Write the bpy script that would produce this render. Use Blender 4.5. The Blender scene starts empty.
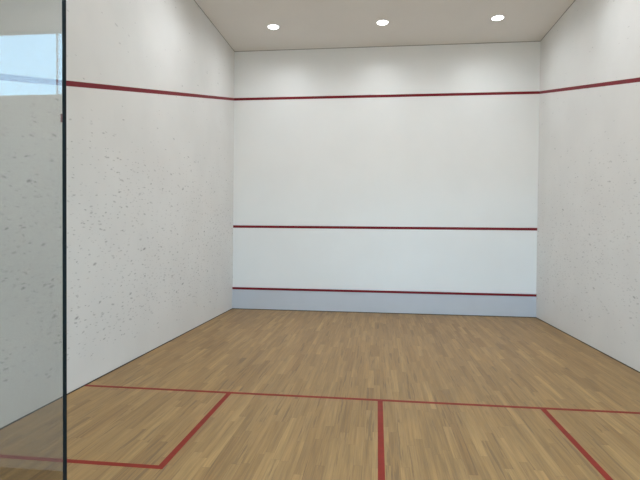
import bpy, bmesh, math
from mathutils import Matrix, Vector

C = bpy.context.scene.collection
W = 3.2          # half width of the court
D = 9.75         # length of the court
H = 5.64         # ceiling height
HALL = -12.25    # the hall's window wall
HALL_H = 3.7
LINTEL = 2.9

# ------------------------------------------------------------------ helpers
def add_box(bm, x0, x1, y0, y1, z0, z1, bevel=0.0):
    vs = [bm.verts.new(p) for p in ((x0, y0, z0), (x1, y0, z0), (x1, y1, z0), (x0, y1, z0),
                                    (x0, y0, z1), (x1, y0, z1), (x1, y1, z1), (x0, y1, z1))]
    fs = [(3, 2, 1, 0), (4, 5, 6, 7), (0, 1, 5, 4), (1, 2, 6, 5), (2, 3, 7, 6), (3, 0, 4, 7)]
    faces = [bm.faces.new([vs[i] for i in f]) for f in fs]
    if bevel:
        edges = list({e for f in faces for e in f.edges})
        bmesh.ops.bevel(bm, geom=edges, offset=bevel, segments=2, affect='EDGES', profile=0.5)

def add_prism(bm, poly, x0, x1):
    """polygon given in (y, z), extruded along x"""
    a = [bm.verts.new((x0, y, z)) for y, z in poly]
    b = [bm.verts.new((x1, y, z)) for y, z in poly]
    n = len(poly)
    bm.faces.new(a); bm.faces.new(list(reversed(b)))
    for i in range(n):
        j = (i + 1) % n
        bm.faces.new((a[j], a[i], b[i], b[j]))
    bmesh.ops.recalc_face_normals(bm, faces=bm.faces[:])

def add_lathe(bm, prof, n=48):
    """(radius, z) profile turned about the z axis"""
    rings = []
    for r, z in prof:
        if r < 1e-6:
            rings.append([bm.verts.new((0, 0, z))])
        else:
            rings.append([bm.verts.new((r * math.cos(2 * math.pi * i / n), r * math.sin(2 * math.pi * i / n), z)) for i in range(n)])
    for a, b in zip(rings, rings[1:]):
        for i in range(n):
            j = (i + 1) % n
            if len(a) == 1:
                bm.faces.new((a[0], b[j], b[i]))
            elif len(b) == 1:
                bm.faces.new((a[i], a[j], b[0]))
            else:
                bm.faces.new((a[i], a[j], b[j], b[i]))

def obj(name, bm, mat, parent=None, smooth=False, kind=None, label=None):
    bmesh.ops.recalc_face_normals(bm, faces=bm.faces[:])
    me = bpy.data.meshes.new(name)
    bm.to_mesh(me); bm.free()
    me.materials.append(mat)
    if smooth:
        for p in me.polygons:
            p.use_smooth = True
    o = bpy.data.objects.new(name, me)
    C.objects.link(o)
    if parent is not None:
        o.parent = parent
    if kind:
        o['kind'] = kind
    if label:
        o['label'] = label
    return o

def box(name, mat, x0, x1, y0, y1, z0, z1, parent=None, kind=None, label=None, bevel=0.0):
    bm = bmesh.new()
    add_box(bm, x0, x1, y0, y1, z0, z1, bevel)
    return obj(name, bm, mat, parent, kind=kind, label=label)

def boxes(name, mat, lst, parent=None, kind=None, label=None):
    bm = bmesh.new()
    for b in lst:
        add_box(bm, *b)
    return obj(name, bm, mat, parent, kind=kind, label=label)

def thing(name, label, cat, loc, group=None):
    o = bpy.data.objects.new(name, None)
    C.objects.link(o)
    o.location = loc
    o.empty_display_size = 0.1
    o['label'] = label
    o['category'] = cat
    if group:
        o['group'] = group
    return o

# ------------------------------------------------------------------ node helpers
class NT:
    def __init__(self, mat):
        self.t = mat.node_tree
        self.n = self.t.nodes
    def new(self, kind, **kw):
        nd = self.n.new(kind)
        for k, v in kw.items():
            setattr(nd, k, v)
        return nd
    def put(self, sock, v):
        if isinstance(v, bpy.types.NodeSocket):
            self.t.links.new(v, sock)
        elif v is not None:
            sock.default_value = v
    def math(self, op, a, b=None, c=None, clamp=False):
        nd = self.new('ShaderNodeMath', operation=op, use_clamp=clamp)
        for i, v in enumerate((a, b, c)):
            if v is not None:
                self.put(nd.inputs[i], v)
        return nd.outputs[0]
    def xyz(self, x, y, z):
        nd = self.new('ShaderNodeCombineXYZ')
        for i, v in enumerate((x, y, z)):
            self.put(nd.inputs[i], v)
        return nd.outputs[0]
    def sep(self, v):
        nd = self.new('ShaderNodeSeparateXYZ')
        self.put(nd.inputs[0], v)
        return nd.outputs
    def mix(self, fac, a, b, blend='MIX'):
        nd = self.new('ShaderNodeMix', data_type='RGBA', blend_type=blend)
        self.put(nd.inputs[0], fac); self.put(nd.inputs[6], a); self.put(nd.inputs[7], b)
        return nd.outputs[2]
    def noise(self, vec, scale, detail=3.0, rough=0.5):
        nd = self.new('ShaderNodeTexNoise')
        self.put(nd.inputs['Vector'], vec)
        nd.inputs['Scale'].default_value = scale
        nd.inputs['Detail'].default_value = detail
        nd.inputs['Roughness'].default_value = rough
        return nd.outputs['Fac']
    def white(self, vec):
        nd = self.new('ShaderNodeTexWhiteNoise', noise_dimensions='3D')
        self.put(nd.inputs['Vector'], vec)
        return nd.outputs
    def step(self, v, lo, hi, a=0.0, b=1.0):
        nd = self.new('ShaderNodeMapRange', interpolation_type='SMOOTHSTEP')
        self.put(nd.inputs[0], v); self.put(nd.inputs[1], lo); self.put(nd.inputs[2], hi)
        self.put(nd.inputs[3], a); self.put(nd.inputs[4], b)
        return nd.outputs[0]
    def bump(self, h, strength, dist):
        nd = self.new('ShaderNodeBump')
        nd.inputs['Strength'].default_value = strength
        nd.inputs['Distance'].default_value = dist
        self.put(nd.inputs['Height'], h)
        return nd.outputs[0]

def base(name, col=(0.8, 0.8, 0.8), rough=0.6, spec=0.5, metal=0.0):
    m = bpy.data.materials.new(name)
    m.use_nodes = True
    b = m.node_tree.nodes['Principled BSDF']
    b.inputs['Base Color'].default_value = (*col, 1)
    b.inputs['Roughness'].default_value = rough
    b.inputs['Metallic'].default_value = metal
    b.inputs['Specular IOR Level'].default_value = spec
    return m, b

def varied(name, col, rough=0.6, spec=0.4, scale=3.0, amount=0.04, bump=0.0, metal=0.0):
    """a paint whose tone wanders very slightly"""
    m, b = base(name, col, rough, spec, metal)
    t = NT(m)
    geo = t.new('ShaderNodeTexCoord').outputs['Object']
    f = t.noise(geo, scale, 4.0)
    lo = tuple(c * (1 - amount) for c in col) + (1,)
    hi = tuple(min(1, c * (1 + amount)) for c in col) + (1,)
    t.put(b.inputs['Base Color'], t.mix(t.step(f, 0.3, 0.7), lo, hi))
    if bump:
        t.put(b.inputs['Normal'], t.bump(t.noise(geo, 180.0, 3.0), bump, 0.002))
    return m

# ------------------------------------------------------------------ materials
WALL_COL = (0.79, 0.79, 0.78)

def marked_wall(name, col, seed, amount):
    """white plaster carrying grey ball scuffs, densest between knee and head height"""
    m, b = base(name, col, 0.5, 0.4)
    t = NT(m)
    co = t.new('ShaderNodeTexCoord').outputs['Object']
    x, y, z = t.sep(co)
    tone = t.step(t.noise(co, 1.3, 4.0), 0.3, 0.7)
    c = t.mix(tone, tuple(v * 0.975 for v in col) + (1,), tuple(min(1, v * 1.02) for v in col) + (1,))
    # height band where the balls land
    low = t.step(z, 0.1, 0.7)
    high = t.step(z, 1.7, 3.4, 1.0, 0.04)
    band = t.math('MULTIPLY', low, high)
    clus = t.step(t.noise(t.xyz(t.math('ADD', y, seed), z, seed), 1.5, 3.0), 0.32, 0.62)
    dens = t.math('MULTIPLY', band, t.math('MULTIPLY_ADD', clus, 0.65, 0.35))
    mask = None
    #       cell   tilt  stretch  prob   rmin   rmax  strength
    lays = ((0.070, 0.10, 3.4, 1.0, 0.0045, 0.0105, 0.40),
            (0.095, -0.16, 3.2, 0.85, 0.005, 0.013, 0.44),
            (0.150, 0.24, 2.6, 0.62, 0.007, 0.016, 0.60),
            (0.042, -0.05, 3.6, 0.80, 0.003, 0.007, 0.46))
    for k, (cell, tilt, stretch, prob, r0, r1, st) in enumerate(lays):
        ca, sa = math.cos(tilt), math.sin(tilt)
        u = t.math('ADD', t.math('MULTIPLY', y, ca), t.math('MULTIPLY', z, sa))
        v = t.math('SUBTRACT', t.math('MULTIPLY', z, ca), t.math('MULTIPLY', y, sa))
        wob = t.noise(co, 35.0, 2.0)
        u = t.math('ADD', t.math('DIVIDE', u, stretch), t.math('MULTIPLY', wob, 0.014))
        v = t.math('ADD', v, t.math('MULTIPLY', wob, 0.010))
        vec = t.xyz(t.math('ADD', t.math('DIVIDE', u, cell), seed * 3.1 + k * 7.7),
                    t.math('ADD', t.math('DIVIDE', v, cell), seed * 1.7 + k * 3.3), 0.0)
        vo = t.new('ShaderNodeTexVoronoi', voronoi_dimensions='2D', feature='F1')
        t.put(vo.inputs['Vector'], vec)
        vo.inputs['Scale'].default_value = 1.0
        d = t.math('MULTIPLY', vo.outputs['Distance'], cell)
        cr, cg, cb = t.sep(vo.outputs['Color'])
        rad = t.math('MULTIPLY_ADD', t.math('POWER', cg, 2.0), r1 - r0, r0)
        inside = t.math('SUBTRACT', 1.0, t.step(t.math('DIVIDE', d, rad), 0.35, 1.35))
        on = t.math('LESS_THAN', cr, t.math('MULTIPLY', dens, prob))
        s = t.math('MULTIPLY', t.math('MULTIPLY', inside, on),
                   t.math('MULTIPLY_ADD', cb, st * 0.8 * amount, st * 0.35 * amount))
        mask = s if mask is None else t.math('MAXIMUM', mask, s)
    c = t.mix(mask, c, (0.16, 0.16, 0.165, 1))
    t.put(b.inputs['Base Color'], c)
    t.put(b.inputs['Normal'], t.bump(t.noise(co, 90.0, 4.0), 0.06, 0.002))
    return m

def plank_floor(name):
    """narrow hardwood strips running the length of the court"""
    m, b = base(name, (0.4, 0.28, 0.16), 0.42, 0.35)
    t = NT(m)
    co = t.new('ShaderNodeTexCoord').outputs['Object']
    x, y, z = t.sep(co)
    PW, PL = 0.068, 0.80
    u = t.math('DIVIDE', x, PW)
    col = t.math('FLOOR', u)
    w1 = t.white(t.xyz(col, 3.0, 1.0))[0]
    w2 = t.white(t.xyz(col, 8.0, 4.0))[0]
    plen = t.math('MULTIPLY_ADD', w2, 0.5, 0.75)
    v = t.math('DIVIDE', t.math('ADD', t.math('DIVIDE', y, PL), t.math('MULTIPLY', w1, 17.0)), plen)
    row = t.math('FLOOR', v)
    rnd = t.white(t.xyz(col, row, 0.5))
    r1 = rnd[0]
    cr, cg, cb = t.sep(rnd[1])
    ramp = t.new('ShaderNodeValToRGB')
    e = ramp.color_ramp.elements
    e[0].position = 0.0; e[0].color = (0.289, 0.167, 0.062, 1)
    e[1].position = 1.0; e[1].color = (0.413, 0.259, 0.102, 1)
    for p, c in ((0.15, (0.321, 0.192, 0.073, 1)), (0.5, (0.347, 0.210, 0.081, 1)), (0.85, (0.372, 0.228, 0.089, 1))):
        n = e.new(p); n.color = c
    t.put(ramp.inputs[0], r1)
    c = ramp.outputs[0]
    # long grain, different in each stave
    off = t.math('MULTIPLY', cg, 40.0)
    gv = t.xyz(t.math('ADD', t.math('MULTIPLY', x, 26.0), off), t.math('ADD', t.math('MULTIPLY', y, 1.0), t.math('MULTIPLY', cb, 30.0)), off)
    g1 = t.noise(gv, 1.0, 5.0, 0.6)
    gv2 = t.xyz(t.math('ADD', t.math('MULTIPLY', x, 120.0), off), t.math('ADD', t.math('MULTIPLY', y, 3.0), off), off)
    g2 = t.noise(gv2, 1.0, 3.0, 0.6)
    grain = t.step(g1, 0.25, 0.75, 0.75, 1.20)
    fine = t.step(g2, 0.25, 0.75, 0.84, 1.12)
    k = t.math('MULTIPLY', grain, fine)
    c = t.mix(1.0, c, t.xyz(k, k, k), 'MULTIPLY')
    # dark heartwood streaks in some staves
    st = t.math('MULTIPLY', t.step(g1, 0.53, 0.64), t.math('GREATER_THAN', cb, 0.5))
    c = t.mix(t.math('MULTIPLY', st, 0.62), c, (0.120, 0.074, 0.036, 1))
    # hairline joints
    fu = t.math('FRACT', u)
    fv = t.math('FRACT', v)
    ju = t.math('MINIMUM', fu, t.math('SUBTRACT', 1.0, fu))
    jv = t.math('MINIMUM', fv, t.math('SUBTRACT', 1.0, fv))
    j = t.math('MAXIMUM', t.step(ju, 0.010, 0.028, 1.0, 0.0), t.step(jv, 0.001, 0.004, 1.0, 0.0))
    c = t.mix(t.math('MULTIPLY', j, 0.35), c, (0.13, 0.08, 0.045, 1))
    t.put(b.inputs['Base Color'], c)
    t.put(b.inputs['Roughness'], t.step(g2, 0.2, 0.8, 0.40, 0.52))
    return m

def glass_mat(name, tint, refl):
    """a clear pane: see-through with a mirror-like surface reflection that grows towards grazing"""
    m = bpy.data.materials.new(name)
    m.use_nodes = True
    t = NT(m)
    t.n.clear()
    out = t.new('ShaderNodeOutputMaterial')
    tr = t.new('ShaderNodeBsdfTransparent'); tr.inputs[0].default_value = (*tint, 1)
    gl = t.new('ShaderNodeBsdfGlossy'); gl.inputs['Roughness'].default_value = 0.0
    gl.inputs['Color'].default_value = (1, 1, 1, 1)
    lw = t.new('ShaderNodeLayerWeight'); lw.inputs['Blend'].default_value = 0.5
    f5 = t.math('POWER', lw.outputs['Facing'], 5.0)
    fac = t.math('MULTIPLY_ADD', f5, 1.0 - refl, refl)
    mx = t.new('ShaderNodeMixShader')
    t.put(mx.inputs[0], fac); t.put(mx.inputs[1], tr.outputs[0]); t.put(mx.inputs[2], gl.outputs[0])
    t.put(out.inputs[0], mx.outputs[0])
    return m

def lamp_mat(name, col, strength):
    m, b = base(name, (0.9, 0.9, 0.9), 0.4)
    b.inputs['Emission Color'].default_value = (*col, 1)
    b.inputs['Emission Strength'].default_value = strength
    return m

M = dict(
    side_l=marked_wall('scuffed white plaster', WALL_COL, 2.0, 1.0),
    side_r=marked_wall('scuffed white plaster lighter wear', WALL_COL, 9.0, 0.75),
    front=varied('smooth white court plaster', (0.885, 0.90, 0.905), 0.44, 1.0, 1.1, 0.012, 0.05),
    tin=varied('pale blue grey enamel', (0.60, 0.63, 0.69), 0.4, 0.4, 2.0, 0.015),
    ceiling=varied('warm white ceiling paint', (0.80, 0.77, 0.735), 0.8, 0.2, 1.0, 0.015, 0.04),
    floor=plank_floor('blond hardwood strips'),
    wall_line=varied('crimson wall paint', (0.20, 0.010, 0.019), 0.5, 0.2, 6.0, 0.06),
    floor_line=varied('red floor paint', (0.25, 0.022, 0.012), 0.55, 0.2, 9.0, 0.10),
    gap=varied('dark grey joint shadow strip', (0.075, 0.065, 0.055), 0.8, 0.2, 8.0, 0.1),
    ceil_gap=varied('grey joint shadow strip', (0.33, 0.315, 0.295), 0.8, 0.2, 8.0, 0.06),
    hall_wall=varied('pale hall paint', (0.84, 0.86, 0.87), 0.7, 0.2, 1.5, 0.015),
    hall_floor=varied('dark brown carpet', (0.13, 0.085, 0.05), 0.95, 0.1, 60.0, 0.25),
    frame=varied('white window frame', (0.62, 0.64, 0.66), 0.4, 0.4, 5.0, 0.02),
    glass=glass_mat('tinted safety glass', (0.745, 0.75, 0.735), 0.062),
    pane=glass_mat('window glass', (0.97, 0.985, 0.98), 0.04),
    edge=varied('dark green polished glass edge', (0.005, 0.009, 0.012), 0.4, 0.06, 12.0, 0.2),
    clip=varied('reddish brown rubber', (0.10, 0.05, 0.045), 0.6, 0.3, 40.0, 0.1),
    ring=varied('white enamel ring', (0.75, 0.74, 0.72), 0.4, 0.4, 9.0, 0.02),
    lens=lamp_mat('lit diffuser', (0.96, 0.985, 1.0), 10.0),
)

# ------------------------------------------------------------------ the court
T = 0.15
floor = box('floor', M['floor'], -W, W, -D, 0, -0.1, 0, kind='structure')
LY = -5.44       # near the front: where the short line starts
LW = 0.05
ZL = 0.0012
def line(name, mat, b, parent, label):
    return box(name, mat, *b, parent=parent, label=label)
line('short_line', M['floor_line'], (-W, W, LY - LW, LY, 0, ZL), floor, 'red short line across the wooden floor')
line('half_court_line', M['floor_line'], (-LW / 2, LW / 2, -D, LY - LW, 0, ZL), floor, 'red half-court line running away from the short line')
for s, nm in ((-1, 'left'), (1, 'right')):
    bm = bmesh.new()
    xo = s * (W - 1.6)                        # the box is 1.6 m square inside its lines
    xi = xo - s * LW
    yb = LY - LW - 1.6
    poly = [(xo, LY - LW), (xi, LY - LW), (xi, yb - LW), (s * W, yb - LW), (s * W, yb), (xo, yb)]
    lo = [bm.verts.new((x, y, 0)) for x, y in poly]
    hi = [bm.verts.new((x, y, ZL)) for x, y in poly]
    bm.faces.new(lo); bm.faces.new(hi)
    for i in range(6):
        j = (i + 1) % 6
        bm.faces.new((lo[i], lo[j], hi[j], hi[i]))
    obj('service_box_line', bm, M['floor_line'], floor, label='red L-shaped line of the %s service box' % nm)

wall_front = box('wall_front', M['front'], -W - T, W + T, 0, T, -0.1, H + 0.1, kind='structure')
wl = 0.0012
line('out_line', M['wall_line'], (-W, W, -wl, 0, 4.568, 4.624), wall_front, 'crimson out line across the top of the front wall')
line('service_line', M['wall_line'], (-W, W, -wl, 0, 1.784, 1.838), wall_front, 'crimson service line across the middle of the front wall')

wall_left = box('wall_left', M['side_l'], -W - T, -W, HALL, 0, -0.1, H + 0.1, kind='structure')
wall_right = box('wall_right', M['side_r'], W, W + T, HALL, 0, -0.1, H + 0.1, kind='structure')
SL = 0.2433      # fall of the side out line per metre
for wallo, s in ((wall_left, -1), (wall_right, 1)):
    bm = bmesh.new()
    poly = [(0, 4.568), (0, 4.624), (-D, 4.624 - SL * D), (-D, 4.568 - SL * D)]
    add_prism(bm, poly, s * W, s * (W - wl))
    obj('out_line', bm, M['wall_line'], wallo, label='crimson out line sloping down the %s wall' % ('left' if s < 0 else 'right'))

ceiling = box('ceiling', M['ceiling'], -W, W, -D, 0, H, H + 0.1, kind='structure')

# thin dark strips painting the shadow gaps where walls meet floor and ceiling
box('gap_shadow_left', M['gap'], -W, -W + 0.004, -D, 0, 0, 0.012, kind='structure')
box('gap_shadow_right', M['gap'], W - 0.004, W, -D, 0, 0, 0.012, kind='structure')
box('ceil_shadow_1', M['ceil_gap'], -W, -W + 0.005, -D, -0.005, H - 0.010, H, kind='structure')
box('ceil_shadow_2', M['ceil_gap'], W - 0.005, W, -D, -0.005, H - 0.010, H, kind='structure')
box('ceil_shadow_3', M['ceil_gap'], -W, W, -0.005, 0, H - 0.010, H, kind='structure')

# the tin: a low metal board along the foot of the front wall, its top edge red
tin = thing('tin', 'pale blue-grey tin board with a red top edge along the foot of the front wall', 'tin board', (0, 0, 0))
box('panel', M['tin'], -W, W, -0.02, -0.0005, 0.012, 0.432, parent=tin)
box('top_rail', M['wall_line'], -W, W, -0.026, -0.0005, 0.432, 0.478, parent=tin, label='crimson top rail')
box('foot_strip', M['gap'], -W, W, -0.024, -0.0005, 0.0, 0.012, parent=tin, label='thin dark strip along the floor')

# ------------------------------------------------------------------ ceiling lights
def spot(parent, col, watts, angle):
    li = bpy.data.lights.new('lamp', 'SPOT')
    li.energy = watts
    li.color = col
    li.spot_size = math.radians(angle)
    li.spot_blend = 1.0
    li.shadow_soft_size = 0.09
    o = bpy.data.objects.new('lamp', li)
    C.objects.link(o)
    o.parent = parent
    o.location = (0, 0, -0.03)
    return o

COURT_COL = (0.935, 0.968, 0.995)
HALL_FILL_COL = (0.98, 0.965, 0.92)
labels = {-2.08: 'round lit downlight in the ceiling nearest the left wall',
          0.0: 'round lit downlight in the middle of the ceiling row',
          2.08: 'round lit downlight in the ceiling nearest the right wall'}
proto = None
def downlight(x, y, z, label, group, col, watts, angle):
    global proto
    if proto is None:
        r = thing('ceiling_light', label, 'ceiling light', (x, y, z), group)
        bm = bmesh.new()
        add_lathe(bm, [(0.098, -0.001), (0.100, -0.007), (0.114, -0.009), (0.120, -0.005), (0.121, 0.0)])
        obj('trim_ring', bm, M['ring'], r, smooth=True)
        bm = bmesh.new()
        add_lathe(bm, [(0.0, -0.026), (0.03, -0.0245), (0.06, -0.0200), (0.082, -0.0135), (0.096, -0.006), (0.0985, -0.001)])
        obj('diffuser', bm, M['lens'], r, smooth=True, label='glowing white diffuser')
        proto = r
    else:
        r = proto.copy()
        C.objects.link(r)
        r.location = (x, y, z)
        r['label'] = label
        r['group'] = group
        for ch in [c for c in proto.children if c.type == 'MESH']:
            c = ch.copy()
            C.objects.link(c)
            c.parent = r
    spot(r, col, watts, angle)
    return r

WATTS = 104
for y, power in ((-1.18, 0.80), (-3.6, 1.36), (-6.05, 0.50), (-8.5, 0.36)):
    for x in (-2.08, 0.0, 2.08):
        lab = labels[x] if y == -1.18 else 'round lit downlight further back in the court ceiling'
        downlight(x, y, H, lab, 'downlights in the court ceiling', COURT_COL, WATTS * power, 174)
for x in (-2.1, 0.0, 2.1):  # unseen lights added to brighten the hall's window wall
    downlight(x, -11.2, HALL_H, 'unseen fill light added in the hall ceiling', 'added fill lights in the hall ceiling', HALL_FILL_COL, 370, 170)

# ------------------------------------------------------------------ glass panel left of the doorway
GX, GT = -0.5137, 0.0085
GF = -D          # face towards the court
glass = thing('glass_panel', 'clear glass panel with a dark edge standing left of the doorway', 'glass wall', (-1.8, GF - GT / 2, 0))
inv = (1.8, -(GF - GT / 2), 0)
def gb(name, mat, x0, x1, y0, y1, z0, z1, label=None):
    return box(name, mat, x0 + inv[0], x1 + inv[0], y0 + inv[1], y1 + inv[1], z0, z1, parent=glass, label=label)
pn = gb('pane', M['glass'], -W + 0.002, GX - 0.0008, GF - GT, GF, 0.0, 2.86)
eg = gb('edge', M['edge'], GX - 0.0008, GX, GF - GT, GF, 0.0, 2.86, label='dark polished edge of the glass')
for o in (pn, eg):                       # the panel stands a hair out of plumb
    for v in o.data.vertices:
        if v.co.x > 0.5:
            v.co.x += 0.0045 * (1.80 - v.co.z)
bm = bmesh.new()
add_box(bm, GX - 0.0030 + inv[0], GX - 0.0002 + inv[0], GF - GT - 0.0022 + inv[1], GF - GT + inv[1], 1.8555, 1.8685, 0.0012)
obj('edge_clip', bm, M['clip'], glass, label='tiny reddish brown clip')

# ------------------------------------------------------------------ the hall the camera stands in
box('floor_hall', M['hall_floor'], -W, W, HALL, -D, -0.1, 0, kind='structure')
box('ceiling_hall', M['hall_wall'], -W, W, HALL, -D - 0.12, HALL_H, HALL_H + 0.1, kind='structure')
box('wall_above_doorway', M['hall_wall'], -W, W, -D - 0.12, -D, LINTEL, H + 0.1, kind='structure')
# window wall: a high strip on the left, unseen tall glazing added on the right for daylight
Y0, Y1 = HALL - 0.06, HALL
SILL, HEAD = 2.64, 3.085
TX = -1.9        # left side of the tall glazing
TS = 0.08        # its sill
TH = 3.4         # its head
boxes('wall_back', M['hall_wall'], [
    (-W - T, TX, Y0, Y1, HEAD, HALL_H + 0.1),
    (TX, W + T, Y0, Y1, TH, HALL_H + 0.1),
    (-W - T, TX, Y0, Y1, -0.1, SILL),
    (TX, W + T, Y0, Y1, -0.1, TS),
    (-W - T, -W + 0.1, Y0, Y1, SILL, HEAD),
    (W - 0.1, W + T, Y0, Y1, TS, TH)], kind='structure')
ym = HALL - 0.03
w1 = box('window_1', M['pane'], -W + 0.1, TX, ym - 0.003, ym + 0.003, SILL, HEAD, kind='structure')
box('mullion', M['frame'], -2.296, -2.289, ym - 0.006, ym + 0.006, SILL, HEAD, parent=w1)
w2 = box('unseen_glazing', M['pane'], TX, W - 0.1, ym - 0.003, ym + 0.003, TS, TH, kind='structure')
for x in (-1.9, -0.25, 1.4):
    box('mullion', M['frame'], x, x + 0.05, ym - 0.03, ym + 0.03, TS, TH, parent=w2)

# daylight: pale blue sky above, duller ground below
world = bpy.data.worlds.new('sky')
bpy.context.scene.world = world
world.use_nodes = True
t = NT(world)
bg = t.n['Background']
gz = t.sep(t.new('ShaderNodeTexCoord').outputs['Generated'])[2]
t.put(bg.inputs[0], t.mix(t.step(gz, -0.06, 0.0), (0.30, 0.34, 0.33, 1), t.mix(t.step(gz, 0.0, 0.6), (0.47, 0.76, 1.0, 1), (0.42, 0.70, 1.0, 1))))
bg.inputs[1].default_value = 8.9
for x0, x1, z0, z1 in ((-W + 0.1, TX, SILL, HEAD), (TX, W - 0.1, TS, TH)):
    li = bpy.data.lights.new('window_portal', 'AREA')
    li.shape = 'RECTANGLE'
    li.size, li.size_y = x1 - x0, z1 - z0
    li.cycles.is_portal = True
    o = bpy.data.objects.new('window_portal', li)
    C.objects.link(o)
    o.location = ((x0 + x1) / 2, HALL - 0.08, (z0 + z1) / 2)
    o.rotation_euler = (math.radians(90), 0, 0)

# ------------------------------------------------------------------ camera
ya, pi, ro = -0.1169, -0.0152, 0.0103
f = Vector((math.sin(ya) * math.cos(pi), math.cos(ya) * math.cos(pi), math.sin(pi)))
r = Vector((math.cos(ya), -math.sin(ya), 0))
u = r.cross(f)
r2 = math.cos(ro) * r + math.sin(ro) * u
u2 = -math.sin(ro) * r + math.cos(ro) * u
cam = bpy.data.objects.new('camera', bpy.data.cameras.new('camera'))
C.objects.link(cam)
cam.matrix_world = Matrix(((r2.x, u2.x, -f.x, -0.0487), (r2.y, u2.y, -f.y, -10.4345), (r2.z, u2.z, -f.z, 1.6965), (0, 0, 0, 1)))
cam.data.sensor_width = 36
cam.data.lens = 487.73 / 640 * 36
cam.data.clip_start = 0.02
sc = bpy.context.scene
sc.camera = cam
sc.view_settings.view_transform = 'Standard'
sc.view_settings.look = 'None'
sc.view_settings.gamma = 1
sc.view_settings.exposure = 0.0
sc.view_settings.use_curve_mapping = False
sc.cycles.use_denoising = True
sc.cycles.max_bounces = 10
sc.cycles.diffuse_bounces = 8
sc.cycles.transparent_max_bounces = 12
